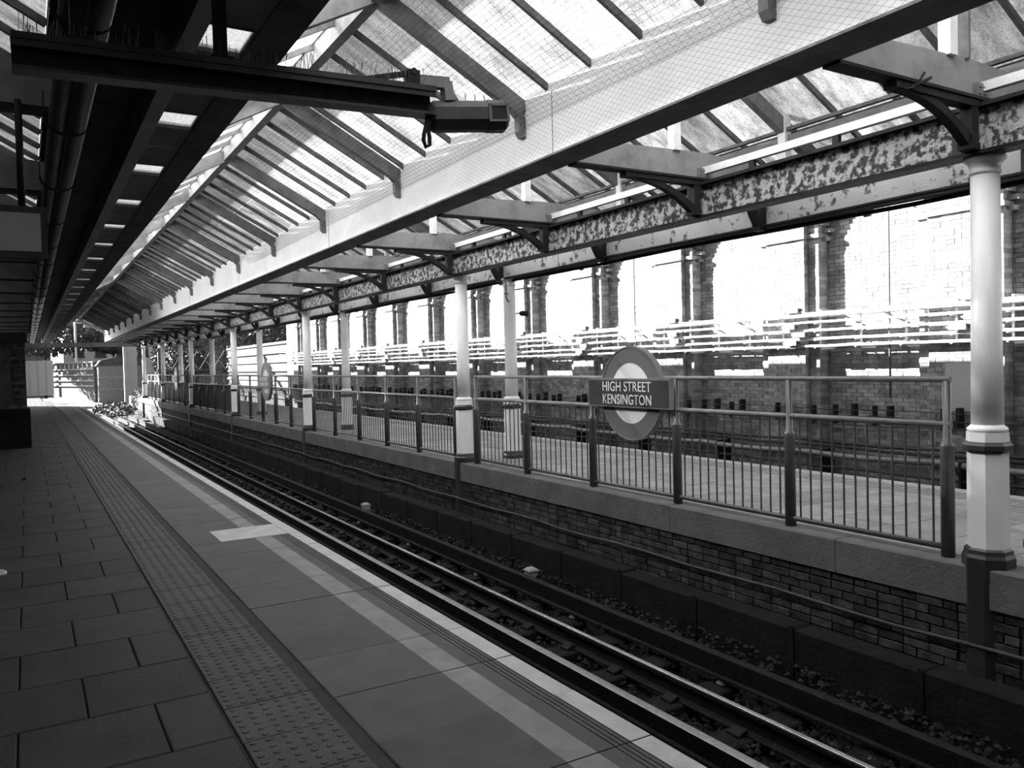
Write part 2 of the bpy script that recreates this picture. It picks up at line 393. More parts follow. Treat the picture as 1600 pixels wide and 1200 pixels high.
# platform paving
cache2 = 0; stuff = MB(); rr = random.Random(9); y = .4; k = 0
while y < 55:
    L = .6; xs = [6.262, 6.85, 7.45, 8.05, 8.64] if k % 2 else [6.262, 6.55, 7.15, 7.75, 8.35, 8.64]
    for a, b in zip(xs[:-1], xs[1:]):
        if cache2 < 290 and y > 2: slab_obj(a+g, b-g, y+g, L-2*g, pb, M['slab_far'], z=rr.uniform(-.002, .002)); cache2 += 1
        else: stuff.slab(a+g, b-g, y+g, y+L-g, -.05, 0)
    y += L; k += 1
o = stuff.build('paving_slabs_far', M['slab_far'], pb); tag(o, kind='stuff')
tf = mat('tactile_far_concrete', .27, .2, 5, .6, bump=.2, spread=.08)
t2 = MB().slab(0, .4, .003, .397, -.05, .001, .004)
for i in range(6):
    for j in range(6):
        x = .033+i*.0667; yy = .033+j*.0667; t2.add([(x+.016*math.cos(q*1.57), yy+.016*math.sin(q*1.57), .001) for q in range(4)]+[(x+.011*math.cos(q*1.57), yy+.011*math.sin(q*1.57), .006) for q in range(4)],
            [(0,1,5,4),(1,2,6,5),(2,3,7,6),(3,0,4,7),(4,5,6,7)])
t2m = t2.mesh('tactile_tile', tf)
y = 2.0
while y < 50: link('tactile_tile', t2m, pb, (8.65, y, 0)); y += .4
mb = MB(); y = -5
nm = MB().slab(9.06, 9.13, .004, .596, -.05, .001, .003).slab(9.17, 9.28, .004, .596, -.12, .0, .006).mesh('nosing_stone', nose_m)
gm = MB().slab(9.055, 9.175, 0, .6, -.05, -.001, .001)
while y < 54: link('nosing_stone', nm, pb, (0, y, 0)); y += .6
MB().box(9.05, 9.17, -5, 54, -.05, -.003).build('nosing_joint', tf, pb)
MB().box(9.1, 9.2, YB, 62, -1.25, -.12).build('platform_back_face', M['brick_soot'], pb)
# trough blocks along the foot of the kerb wall
tr_me = MB().slab(-.12, .12, .01, 1.19, -.5, 0, .015).box(-.13, -.115, .0, .05, -.4, .02).mesh('trough_block', M['concrete_dark'])
y = 1.2; i = 0
while y < 46:
    o = link('cable_trough', tr_me, None, (5.79, y, -.79+random.uniform(-.012, .012))); tag(o, 'dark cable trough unit at the foot of the brick kerb wall', 'trough', 'cable trough units along the kerb wall'); y += 1.2; i += 1
pts = [(5.93+.01*math.sin(i), -2+i*.6, -.58+.012*math.sin(i*1.7)) for i in range(90)]
o = MB().tube(pts, .016, 6).build('wall_cable', M['cable_dark']); tag(o, 'thin dark cable run above the troughs on the kerb wall', 'cable')
for i, (x, y) in enumerate(((5.45, 8.76), (5.5, 14.8))):
    o = MB().slab(-.06, .06, -.07, .07, 0, .16, .02).box(-.075, .075, -.085, .085, .12, .135).build('junction_box', M['beam_paint'], None, (x, y, -1.19)); tag(o, ['small grey trackside box on the ballast below the roundel sign', 'small trackside box on the ballast past the second column'][i], 'box')

# ------------------------------------------------------------------ SETTING: retaining wall with stepped piers
F, Mx, Rx = 12.6, 12.71, 12.955
wl_ = MB().box(Rx+.012, 13.9, YB, 47, -1.25, 7.5).box(F, Rx+.02, YB, 47, 4.62, 7.5).build('wall_right', M['brick_mortar']); tag(wl_, kind='structure')
bk = MB(); core = MB(); rr = random.Random(11)
def brk(x0, x1, y0, y1, z, both=True):
    j = rr.uniform(-.003, .003); x0 += j
    bk.add([(x0,y0,z),(x0,y1,z),(x0,y1,z+.066),(x0,y0,z+.066),(x1,y0,z),(x1,y1,z),(x1,y1,z+.066),(x1,y0,z+.066)],
           [(0,3,2,1),(0,1,5,4),(2,3,7,6),(1,2,6,5),(0,4,7,3)])
def row_bricks(x0, x1, y0, y1, z, header, maxn=99):
    """bricks of one course between y0 and y1, whole stretchers with a closer at alternate ends"""
    L = .225 if not header else .1125
    y = y0; first = True
    while y < y1-.02:
        l = .1125 if (first and header) else .225
        e = min(y+l, y1)
        brk(x0, x1, y+.005, e-.005, z); y = e; first = False
per = 3.33
for k in range(-4, 11):
    a = 10.28+per*k; fa, fb = a, a+.90; ma, mb_ = a-.24, a+1.14
    core.box(F+.012, Mx+.02, fa+.012, fb-.012, -1.25, 7.4); core.box(Mx+.012, Rx+.02, ma+.012, mb_-.012, -1.25, 7.4)
    nxt = ma+per
    if a < 3: continue
    for c in range(int((4.62+1.2)/course)):
        z = -1.2+c*course; hd = c % 2 == 1
        row_bricks(F, Mx, fa, fb, z, hd)
        row_bricks(Mx, Rx, ma, fa, z, hd); row_bricks(Mx, Rx, fb, mb_, z, hd)
        row_bricks(Rx, Rx+.03, mb_, nxt, z, hd)
    # cap string and corbels stepping out over the recess
    for (z0, z1, pj, gx) in ((3.78, 3.855, .03, .04), (4.08, 4.16, .05, .05)):
        core.box(F-gx, Rx, fa-pj, fb+pj, z0, z1); core.box(Mx-gx, Rx+.02, ma-pj, mb_+pj, z0, z1)
    for q in range(8):
        z0 = 4.0+q*.075; e = .06*(q+1)
        core.box(Mx, Rx+.02, ma-e, ma, z0, z0+.07); core.box(Mx, Rx+.02, mb_, mb_+e, z0, z0+.07)
    for q in range(2):
        core.box(Mx+.1, Rx+.02, ma-.1-q*.07, ma, 3.72+q*.15, 3.79+q*.15)
o = bk.build('brickwork', M['brick'], wl_); tag(o, kind='stuff')
core.build('pier_core', M['brick'], wl_)
wb = MB().box(-4, 14, -7.2, -6.8, -1.3, 7).build('wall_back_blocker', M['brick_soot']); tag(wb, kind='structure')  # unseen wall added behind the camera to limit light from there
wbl = MB().box(-3.4, -3, -7, 52, -1.3, 4.6)
wbl = wbl.build('wall_left_blocker', M['brick_soot']); tag(wbl, kind='structure')  # unseen wall added at left to keep the platform dark

# ------------------------------------------------------------------ ROOFS
def pane_mesh(L, wd, m):
    """pane lying in local x (down the slope) and y; lower face obscured, upper faces clear"""
    t = .007; mb = MB()
    v = [(0,0,0),(L,0,0),(L,wd,0),(0,wd,0),(0,0,t),(L,0,t),(L,wd,t),(0,wd,t)]
    mb.cur = 0; mb.add(v, [(0,3,2,1)]); mb.cur = 1
    mb.add(v, [(4,5,6,7),(0,1,5,4),(1,2,6,5),(2,3,7,6),(3,0,4,7)])
    return mb.mesh('pane', [m, M['glass_top']])
SL = math.atan(.54)
def slope_roof(root, x_r, z_r, x_e, bars_y, raf_y, pick, rows=1, raf_d=.15, foot=None, barm=None):
    """one pitch from ridge (x_r,z_r) down to x_e: panes, bars, rafters as parts"""
    run = x_e-x_r; sg = 1 if run > 0 else -1; ln = abs(run)/math.cos(SL)
    barme = MB().bar((0,0,0), (run, 0, -abs(run)*.54), .035, .055).mesh('glazing_bar', M['bar'])
    raf = MB().bar((0,0,0), (run-.04*sg, 0, -abs(run-.04*sg)*.54), .085, raf_d)
    if foot: raf.prism_y([(run-.19*sg, -abs(run)*.54+.03), (run-.02*sg, -abs(run)*.54-.06), (run-.02*sg, foot), (run-.07*sg, foot+.0), (run-.105*sg, foot+.05), (run-.105*sg, -abs(run)*.54-.06)][::sg], -.04, .04)
    rafme = raf.mesh('rafter', M['rafter'])
    for y in raf_y: link('rafter', rafme, root, P(root, x_r, y, z_r-.075-raf_d/2+.02))
    cacheP = {}
    for y in bars_y: link('glazing_bar', barme, root, P(root, x_r, y, z_r-.03))
    seg = ln/rows
    for y, y2 in zip(bars_y[:-1], bars_y[1:]):
        for q in range(rows):
            mname = pick(y, q)
            if mname is None: continue
            key = (round(y2-y, 2), mname)
            if key not in cacheP: cacheP[key] = pane_mesh(seg-.004, y2-y-.006, M[mname])
            o = link('pane', cacheP[key], root, P(root, x_r+math.cos(SL)*seg*q*sg, y+.003, z_r+.004-math.sin(SL)*seg*q))
            o.rotation_euler = (0, SL*sg if sg > 0 else 0, 0)
            if sg < 0:
                o.rotation_euler = (0, SL, math.pi); o.location = P(root, x_r-math.cos(SL)*seg*q, y2-.003, z_r+.004-math.sin(SL)*seg*q)
bars = [4.14-.645*12+.645*i for i in range(88)]; bars = [b for b in bars if b < 55]
rafs = [3.54+2.945*k for k in range(-3, 18)]
rp = random.Random(21)
def pick_e(y, q):
    if y < 1.4: return 'pane_grimy_blocking'  # unseen panes behind the camera, made dim to darken the platform
    if y > 25.5: return 'pane_grimy_blocking'
    if y > 19: return 'pane_mid'
    if 3.2 < y < 7.4: return 'pane_clear'
    if y < 3: return 'pane_mid'
    return 'pane' if y < 13.5 and rp.random() < .85 else ('pane_right' if y < 16 else 'pane_mid')
def pick_w(y, q):
    if y < 1.4: return 'pane_grimy_blocking'  # unseen panes, dimmed to hold back light from behind
    if y > 30: return 'pane_grimy_blocking'
    return 'pane_clear' if y > 4 else 'pane'
XR, ZR = 2.62, 4.86
roof = empty('glazed_roof', (XR, 0, ZR), 'long pitched glass roof with dark bars and rafters over the near track', 'roof')
slope_roof(roof, XR, ZR, 4.10, bars, rafs, pick_e, rows=2, foot=-1.04)
slope_roof(roof, XR, ZR, 1.16, bars, rafs, pick_w, rows=1, foot=-1.0)
MB().box(-.05, .05, -9, 55, -.22, -.02).build('ridge_beam', M['rafter'], roof)
MB().box(-.11, .11, -9, 55, .0, .05).build('ridge_cap', M['bar'], roof)
MB().box(1.45, 1.48, -9, 55, -.87, -.775).build('light_stop', M['girder'], roof)  # board added to close the eaves gap against stray sun
MB().box(-1.46, -1.445, -9, 55, -.87, -.775).build('light_stop', M['rafter'], roof)  # same added strip on the west side, stops sun at the gap
# second roof over the far platform
XR2 = 5.72
bars2 = [4.14-.64*12+.64*i for i in range(90)]; bars2 = [b for b in bars2 if b < 54]
yb = [3.15+2.82*k for k in range(0, 18)]
roof2 = empty('glazed_roof', (XR2, 0, ZR), 'pitched glass roof over the fenced far platform, seen past the pale girder', 'roof')
slope_roof(roof2, XR2, ZR, 8.5, bars2, yb, lambda y, q: 'pane_grimy_blocking' if y < 0 or y > 34 else ('pane_mid' if y > 12 or rp.random() < .5 else 'pane_right'), rows=3)
slope_roof(roof2, XR2, ZR, 4.36, bars2, yb, lambda y, q: 'pane_grimy_blocking' if y < 0 else 'pane' if y < 30 else 'pane_mid', rows=1)
MB().box(-.05, .05, -9, 54, -.22, -.02).build('ridge_beam', M['rafter'], roof2)
MB().box(2.74, 2.86, -9, 54, -1.50, -1.42).build('eaves_gutter', M['black'], roof2)
MB().box(2.86, 2.92, -9, 54, -1.50, -.42).build('shade_board', M['building'], roof2)  # unseen board added to cast the shadow edge on the right wall
for i, (dx, dz, wd, h) in enumerate(((1.30, -.86, .05, .035), (1.38, -.895, .03, .03), (1.34, -.985, .09, .13))):
    MB().box(dx-wd/2, dx+wd/2, -9, 54, dz-h/2, dz+h/2).build('purlin', M['bar'] if i != 2 else M['rafter'], roof2)
pm = MB().box(-.045, .045, -.05, .05, 0, .80).mesh('post', M['board_white'])
for k in range(-3, 17): link('post', pm, roof2, P(roof2, 7.02, 5.96+2.78*k, 3.36))
MB().box(-1.36, -1.34, -9, 54, -.87, -.72).build('light_stop', M['rafter'], roof2)  # added strip, blocks sun slipping in above the gutter
# left bay roof
XR0 = -1.30
roof0 = empty('glazed_roof', (XR0, 0, ZR), 'dim glass roof over the near platform beyond the duct', 'roof')
bars0 = [3.54+.59*i for i in range(-10, 87)]
slope_roof(roof0, XR0, ZR, .2, bars0, [3.54+2.945*k+1.47 for k in range(-3, 17)], lambda y, q: 'pane_mid' if 3 < y < 14 else 'pane_grimy_blocking', rows=1)
slope_roof(roof0, XR0, ZR, -2.9, bars0, [3.54+2.945*k+1.47 for k in range(-3, 17)], lambda y, q: 'pane_grimy_blocking', rows=1)  # unseen west pitch, dimmed to keep light off the left side
MB().box(-.05, .05, -9, 54, -.22, -.02).build('ridge_beam', M['rafter'], roof0)
MB().box(1.50, 1.72, -9, 54, -.97, -.78).build('light_stop', M['soffit'], roof0)  # added filler, shuts the bright slit beside the edge girder

# ------------------------------------------------------------------ MAIN GIRDERS
def girder(x0, x1, name, label, web, y1=54.2):
    gd = empty(name, (x0, 0, 3.43), label, 'girder')
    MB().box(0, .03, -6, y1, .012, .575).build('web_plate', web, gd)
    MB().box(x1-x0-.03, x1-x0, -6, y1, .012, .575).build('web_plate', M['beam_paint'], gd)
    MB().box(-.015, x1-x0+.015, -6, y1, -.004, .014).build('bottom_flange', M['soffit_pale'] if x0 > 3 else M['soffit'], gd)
    MB().box(.0, x1-x0, -6, y1, .575, .592).build('gutter_lining', M['soffit'], gd)
    MB().box(0, x1-x0, y1, y1+.03, .0, .59).build('end_plate', M['girder'], gd)
    sm = MB().box(-.004, .0, -.003, .003, .02, .57)
    for yy in (6.0, 12.2, 18.4, 24.6): sm.box(-.004, 0, yy, yy+.006, .02, .57)
    sm.build('plate_joint', M['rafter'], gd)
    return gd
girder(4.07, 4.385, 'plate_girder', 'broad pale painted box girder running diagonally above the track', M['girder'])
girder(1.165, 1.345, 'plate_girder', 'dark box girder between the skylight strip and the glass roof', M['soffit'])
# bird netting in front of the girder
mb = MB()
def wire(a, b, r=.0011):
    a = Vector(a); b = Vector(b); d = (b-a).normalized(); s_ = d.cross(Vector((1,.3,.2))).normalized(); t_ = d.cross(s_)
    vs = []
    for p in (a, b):
        for q in range(3): vs.append(p+(s_*math.cos(q*2.094)+t_*math.sin(q*2.094))*r)
    mb.add(vs, [(0,1,4,3),(1,2,5,4),(2,0,3,5)])
yy = 2.0
while yy < 11:
    wire((4.03, yy-.8, 3.42), (4.03, yy+.4, 4.02), .0008); wire((4.03, yy+.5, 3.42), (4.03, yy-.5, 4.02), .0008); yy += .085
for i in range(34):
    x = 2.7+i*.042; zz = 4.55-.54*(x-2.62); wire((x, 3, zz), (x, 17, zz), .0013)
yy = 3.0
while yy < 17: wire((2.7, yy, 4.51), (4.05, yy+.3, 3.78), .0009); yy += .09
o = mb.build('bird_netting', M['wire']); tag(o, 'fine diamond bird netting stretched in front of the pale girder', 'netting', kind='stuff')

# ------------------------------------------------------------------ COLUMN-LINE GIRDERS
def i_beam(x, name, label, z0=3.02, z1=3.385, wm='peeling'):
    b = empty(name, (x, 0, z0), label, 'girder')
    h = z1-z0
    MB().box(-.012, .012, -6, 54, .025, h-.03).build('web', M[wm], b)
    MB().box(-.085, .085, -6, 54, h-.03, h).build('top_flange', M['black'], b)
    MB().box(-.085, .085, -6, 54, 0, .028).build('bottom_flange', M['black'], b)
    st = MB().box(-.075, -.012, -.035, .035, .028, h-.03).mesh('stiffener', M['soffit'])
    for k in range(0, 19): link('stiffener', st, b, (0, 3.35+2.81*k+.12, 0))
    return b
i_beam(6.02, 'column_beam', 'rust-flaked plate beam carried by the front row of columns')
i_beam(6.97, 'column_beam', 'flaking pale beam behind, carried by the rear row of columns', 2.99, 3.36, 'peeling_pale')
bd = MB().box(6.0, 6.06, -6, 50, 3.475, 3.545)
bd = bd.build('fascia_board', M['board_white']); tag(bd, 'bright white board on small blocks above the rusty column beam', 'board')
lg = MB().box(6.005, 6.05, -.03, .03, 3.386, 3.475).mesh('block', M['black'])
for k in range(52): link('block', lg, bd, (0, .8+.94*k, 0))

# ------------------------------------------------------------------ CROSS BEAMS with curved brackets
def bracket_mb(z_end, x_col, x_arm):
    mb = MB()
    zt = 3.40
    mb.box(x_arm-.02, x_col+.0, -.05, .05, zt-.045, zt)
    mb.box(x_col-.085, x_col, -.045, .045, z_end, zt)
    n = 12; up = []; dn = []
    for i in range(n+1):
        t = i/n; # curved strut, cubic
        p0 = Vector((x_arm+.05, zt-.03)); p1 = Vector((x_arm+.42, zt-.035)); p2 = Vector((x_col-.30, zt-.13)); p3 = Vector((x_col-.06, z_end+.03))
        p = p0*(1-t)**3+p1*3*t*(1-t)**2+p2*3*t*t*(1-t)+p3*t**3
        q = (p1-p0)*3*(1-t)**2+(p2-p1)*6*t*(1-t)+(p3-p2)*3*t*t; q.normalize(); nn = Vector((-q.y, q.x))
        wdt = .018+.022*t
        up.append(p+nn*wdt); dn.append(p-nn*wdt)
    for i in range(n):
        mb.prism_y([tuple(dn[i]), tuple(dn[i+1]), tuple(up[i+1]), tuple(up[i])], -.035, .035)
    mb.box(x_col-.11, x_col, -.055, .055, z_end-.01, z_end+.035)
    return mb
web_poly = [(4.385, 3.425), (7.15, 3.425), (7.15, 3.62), (6.6, 3.68), (5.9, 3.70), (5.0, 3.67), (4.7, 3.62), (4.5, 3.54), (4.385, 3.50)]
cbm = MB().prism_y(web_poly, -.012, .012).mesh('beam_web', M['beam_paint'])
cfl = MB().box(4.385, 7.1, -.065, .065, 3.405, 3.427).mesh('bottom_flange', M['black'])
cbr = bracket_mb(3.06, 5.945, 5.0).mesh('bracket', M['black'])
cbr2 = bracket_mb(2.96, 6.90, 6.35).mesh('bracket', M['black'])
cpl = MB().box(5.93, 6.03, -.05, -.012, 3.43, 3.53)
for bx, bz in ((5.955, 3.50), (6.005, 3.50), (5.955, 3.455), (6.005, 3.455)): cpl.tube([(bx, -.05, bz), (bx, -.062, bz)], .009, 6)
cpl = cpl.mesh('bolted_plate', M['rafter'])
cps = MB().box(5.60, 5.69, -.045, .045, 3.68, 4.70).mesh('king_post', M['board_white'])
cps2 = MB().box(5.83, 5.86, -.04, .04, 3.69, 4.70).mesh('side_post', M['rafter'])
for k in range(-1, 19):
    y = 3.35+2.81*k
    nm_ = {-1: 'cross beam just outside the right edge of the frame', 0: 'painted cross beam meeting the nearest column at upper right', 1: 'cross beam with bolted plate between the nearest and the second column', 2: 'cross beam halfway along the far roof, last one before the second column', 3: 'cross beam meeting the second column, directly over its capital'}
    lab = nm_.get(k)
    if lab is None: lab = 'painted cross beam, %s of those beyond the second column' % (['first']+ORD[1:])[k-4]
    b = empty('cross_beam', (0, y, 0), lab, 'beam', 'cross beams between pale girder and column beam')
    link('beam_web', cbm, b); link('bottom_flange', cfl, b); link('bracket', cbr, b); link('bracket', cbr2, b); link('bolted_plate', cpl, b); link('king_post', cps, b)
    if k == 0: link('side_post', cps2, b)
# bent clamp under the nearest cross beam
o = MB().bar((5.10, 3.29, 3.36), (5.22, 3.22, 3.42), .05, .015).bar((5.10, 3.29, 3.36), (5.04, 3.25, 3.33), .05, .012).bar((5.16, 3.26, 3.40), (5.19, 3.24, 3.46), .02, .012).build('beam_clamp', M['black']); tag(o, 'small black bent clamp on the underside of the nearest cross beam', 'clamp')
# left bay cross beams
cwl = MB().prism_y([(-2.9, 3.43), (.35, 3.43), (.35, 3.72), (-1.3, 3.82), (-2.9, 3.72)], -.012, .012).mesh('beam_web', M['beam_paint'])
cfl2 = MB().box(-2.9, .35, -.06, .06, 3.39, 3.43).mesh('bottom_flange', M['black'])
for k in range(0, 14):
    b = empty('cross_beam', (0, 3.54+2.945*k, 0), '%s cross beam over the near platform at the left edge' % (['nearest']+ORD[1:])[k], 'beam', 'cross beams over the near platform')
    link('beam_web', cwl, b); link('bottom_flange', cfl2, b)

# ------------------------------------------------------------------ DARK CEILING, SKYLIGHT STRIP, DUCT
cl = MB().box(.42, .90, -6, 54, 3.62, 3.70).build('ceiling', M['ceiling']); tag(cl, kind='structure')
pn = MB().slab(0, .355, .01, 1.43, 0, .02, .0).mesh('ceiling_panel', M['ceiling'])
for k in range(30):
    link('ceiling_panel', pn, cl, (.43, 1.0+1.44*k, 3.60))
MB().box(.26, .42, -6, 54, 3.43, 3.9).build('edge_girder', M['soffit'], cl)
stp = empty('skylight_strip', (.99, 0, 3.42), 'soffit strip with a row of small square skylights beside the dark girder', 'skylight')
MB().box(-.215, -.115, -6, 54, -.03, .19).build('edge_beam', mat('strip_edge', .26, .2, 4, .6), stp)
sp = [4.72+1.66*k for k in range(-3, 30)]
fr = M['strip']; mb = MB(); mb2 = MB()
pcl = MB().box(-.115, .20, .2, .82, .015, .03).mesh('soffit_panel', fr); pcl2 = MB().box(-.115, .20, -.18+1.02, 1.46, .015, .03).mesh('soffit_panel', fr)
pgl = MB(); pgl.cur = 0; pgl.add([(-.10,-.2,.03),(.14,-.2,.03),(.14,.2,.03),(-.10,.2,.03)], [(0,3,2,1)]); pgl.cur = 1
pgl.box(-.10, .14, -.2, .2, .031, .036); pgl = pgl.mesh('pane', [M['pane_strip'], M['glass_top']])
frm = MB().box(-.115, -.10, -.2, .2, .005, .05).box(.14, .20, -.2, .2, .015, .03).box(-.10, .14, -.012+.205, .012+.2, .005, .05).box(-.10, .14, -.212, -.2, .005, .05).mesh('frame', fr)
for y in sp:
    link('soffit_panel', pcl, stp, (0, y, 0)); link('soffit_panel', pcl2, stp, (0, y, 0)); link('pane', pgl, stp, (0, y, 0)); link('frame', frm, stp, (0, y, 0))
# duct pair
dct = empty('ventilation_duct', (.30, 0, 3.27), 'long grey twin duct hanging along the platform ceiling at left', 'duct')
MB().tube([(.045, -6, 0), (.045, 50, 0)], .062, 14).build('duct_pipe', M['duct'], dct)
MB().tube([(-.065, -6, .01), (-.065, 50, .01)], .055, 14).build('duct_pipe', M['duct'], dct)
hp = MB()
for i in range(16):
    a0 = math.pi+math.pi*i/16; a1 = math.pi+math.pi*(i+1)/16
    hp.bar((-.01+.135*math.cos(a0), 0, .03+.108*math.sin(a0)), (-.01+.135*math.cos(a1), 0, .03+.108*math.sin(a1)), .02, .006, up=(0,1,0))
hp.box(-.15, -.142, -.01, .01, .0, .2).box(.122, .13, -.01, .01, .0, .2); hp = hp.mesh('duct_strap', M['black'])
for k in range(26): link('duct_strap', hp, dct, (0, 2.4+1.9*k, 0))

# ------------------------------------------------------------------ HANGING CHANNEL BEAM with spikes, housing
hb = empty('hanging_beam', (0, 4.0, 0), 'dark steel channel beam hung across the platform edge with bird spikes', 'beam')
A0 = Vector((-.01, 0, 2.945)); A1 = Vector((1.93, 0, 3.01))
MB().bar(A0+Vector((0,.03,0)), A1+Vector((0,.03,0)), .02, .15).build('channel_web', M['black'], hb)
MB().bar(A0+Vector((0,-.01,-.07)), A1+Vector((0,-.01,-.07)), .10, .014).build('bottom_flange', M['dark_paint'], hb)
MB().bar(A0+Vector((0,-.01,.062)), A1+Vector((0,-.01,.062)), .10, .028).build('top_flange', M['dark_paint'], hb)
MB().bar(A0+Vector((0,-.045,.035)), A1+Vector((0,-.045,.035)), .012, .03).build('flange_lip', M['dark_paint'], hb)
for hx in (.24, .84):
    zb = 3.02+hx*.033
    MB().box(hx-.028, hx+.028, .0, .05, zb, 3.62).box(hx-.05, hx+.05, -.04, .06, zb, zb+.02).build('hanger', M['black'], hb)
mb = MB(); rs = random.Random(4)
for i in range(150):
    x = rs.uniform(0, 1.9); zb = 3.01+x*.0335; hgt = rs.uniform(.05, .11); dx = rs.gauss(0, .012); dy = rs.gauss(-.01, .02)
    mb.tube([(x, -.01, zb), (x+dx, -.01+dy, zb+hgt)], .0016, 3, False)
o = mb.build('bird_spikes', M['pipe'], hb); tag(o, kind='stuff')
MB().bar((1.50, 0, 3.065), (1.80, 0, 3.15), .03, .026).box(1.78, 1.85, -.03, .03, 3.05, 3.165).tube([(1.815, -.035, 3.155), (1.815, .035, 3.155)], .018, 10).build('stay_bracket', M['black'], hb)
# floodlight / camera housing on arm
hs = empty('camera_housing', (2.13, 4.0, 2.965), 'dark octagonal camera housing on the end of the hanging beam', 'camera')
oct_ = [(math.cos(math.pi/8+i*math.pi/4)*.085, math.sin(math.pi/8+i*math.pi/4)*.085) for i in range(8)]
rot = Matrix.Rotation(math.radians(-4), 4, 'Y') @ Matrix.Rotation(math.radians(-14), 4, 'Z')
def hx_(mb_, x0, x1, s=1, x0s=None):
    vs = [(x0, p[0]*(x0s or s), p[1]*(x0s or s)) for p in oct_]+[(x1, p[0]*s, p[1]*s) for p in oct_]
    vs = [tuple(rot @ Vector(v)) for v in vs]
    mb_.add(vs, [tuple(reversed(range(8))), tuple(range(8, 16))]+[(i, (i+1) % 8, 8+(i+1) % 8, 8+i) for i in range(8)])
m1 = MB(); hx_(m1, -.22, -.18, 1, .7); hx_(m1, -.18, .12, 1); hx_(m1, .12, .22, 1.05); hx_(m1, .22, .24, .75, 1.05); m1.build('housing_body', M['housing'], hs)
m2 = MB()
def rb(mb_, x0, x1, y0, y1, z0, z1):
    b = len(mb_.v); mb_.box(x0, x1, y0, y1, z0, z1); mb_.v[b:] = [tuple(rot @ Vector(v)) for v in mb_.v[b:]]
rb(m2, .115, .13, -.092, -.08, -.04, .045); rb(m2, .215, .23, -.092, -.08, -.04, .045); rb(m2, .115, .23, -.092, -.08, .035, .048); rb(m2, .115, .23, -.092, -.08, -.05, -.038)
m2o = m2.build('window_frame', M['strip'], hs)
m3 = MB(); rb(m3, .13, .215, -.086, -.081, -.04, .037); m3.build('window', M['win_dark'], m2o)
m4 = MB(); m4.bar((-.29, 0, .15), (-.10, 0, .165), .05, .06).bar((-.115, 0, .17), (-.10, 0, .07), .055, .055, up=(1,0,0)).build('mounting_arm', M['rafter'], hs)
m5 = MB(); m5.tube([(-.10+.13*t, .0, .075+.035*math.sin(9*t)) for t in (0, .2, .4)], .02, 6).build('cable_gland', M['rafter'], hs)
mb = MB()
for x in (0, .06, .12, .18):
    for d in (-.012, 0, .012): mb.tube([(x, -.01, .08), (x+d, -.01+d, .13)], .0015, 3, False)
o = mb.build('bird_spikes', M['pipe'], hs); tag(o, kind='stuff')
lp = [(0, 0, .05), (-.012, 0, .0), (-.03, 0, -.06), (-.036, 0, -.10), (-.022, 0, -.135), (0, 0, -.12), (.0, 0, -.08), (-.008, 0, -.03), (.012, 0, .02)]
o = MB().tube(lp, .012, 8).build('cable_loop', M['black'], None, (1.90, 3.98, 2.90)); tag(o, 'black looped cable dangling between the hanging beam and the camera housing', 'cable')

# left sign box on pole
sb = empty('hanging_sign', (0, 6.2, 0), 'blank grey sign panel hanging from a dark pole at the left edge', 'sign')
MB().box(-.32, .112, -.01, .0, 2.405, 2.655).build('panel', M['grey_board'], sb)
MB().box(-.34, .15, 0, .10, 2.36, 2.70).build('case', M['soffit'], sb)
MB().tube([(.01, .04, 2.70), (.01, .04, 3.40)], .022, 8).box(-.01, .03, .02, .06, 2.68, 2.72).build('pole', M['black'], sb)

# kiosk at left
ks = empty('brick_pillar', (-.42, 20.9, 0), 'dark brick pillar with a poster frame on the near platform at left', 'pillar')
MB().slab(-.44, .46, -.32, .3, 0, .86, .02).build('plinth', M['concrete_dark'], ks)
MB().box(-.40, .39, -.27, .27, .86, 2.3).build('shaft', M['mortar'], ks)
bk2 = MB()
for c in range(19):
    z = .865+c*.0755; x = -.40+(.11 if c % 2 else 0)
    while x < .38:
        e = min(x+.215, .39); bk2.box(x, e, -.283, -.27, z, z+.065); x += .226
    bk2.box(.39, .402, -.27, -.05, z, z+.065).box(.39, .402, -.04, .18, z, z+.065)
o = bk2.build('bricks', M['brick_soot'], ks); tag(o, kind='stuff')
MB().slab(-.46, .44, -.34, .3, 2.3, 2.52, .03).build('cap', M['black'], ks)
MB().box(-.36, .12, -.30, -.283, 1.05, 2.15).build('poster', M['soffit'], ks)

# ------------------------------------------------------------------ COLUMNS
def make_column(name):
    c = empty(name)
    e = math.pi/8
    def octp(prof): return MB().lathe(0, 0, prof, 8, e, False)
    octp([(.178, -.10), (.178, .075), (.165, .10), (.160, .13), (.145, .145)]).build('base', M['base_paint'], c)
    octp([(.140, .14), (.138, .85)]).build('pedestal', M['column_white'], c)
    octp([(.150, .85), (.168, .872), (.168, .905), (.150, .925), (.150, .93)]).build('band', M['base_paint'], c)
    octp([(.143, .93), (.140, 1.0)]).build('collar', M['column_white'], c)
    MB().lathe(0, 0, [(.125, 1.0), (.135, 1.01), (.135, 1.03), (.115, 1.045), (.108, 1.055)], 24).build('ring', M['column_white'], c)
    MB().lathe(0, 0, [(.108, 1.05), (.104, 1.6), (.097, 2.90)], 28).build('shaft', M['column_white'], c)
    MB().lathe(0, 0, [(.099, 2.89), (.108, 2.90), (.108, 2.915), (.10, 2.925), (.103, 2.955), (.125, 2.985), (.140, 2.995), (.140, 3.02)], 24).build('capital', M['column_white'], c)
    return c
proto = make_column('iron_column')
AY = [3.35, 11.75, 20.28, 28.7, 37.1, 45.5, 53.5]
lab_a = ['white iron column nearest the camera, at the right edge', 'second white column of the front row, between two railing bays', 'third white column of the front row', 'fourth white column of the front row', 'fifth white column of the front row', 'sixth white column of the front row', 'last pale column of the front row at the far roof end']
for i, y in enumerate(AY):
    o = proto if i == 0 else copy_tree(proto)
    o.location = (6.1, y, 0); tag(o, lab_a[i], 'column', 'front row of white iron columns')
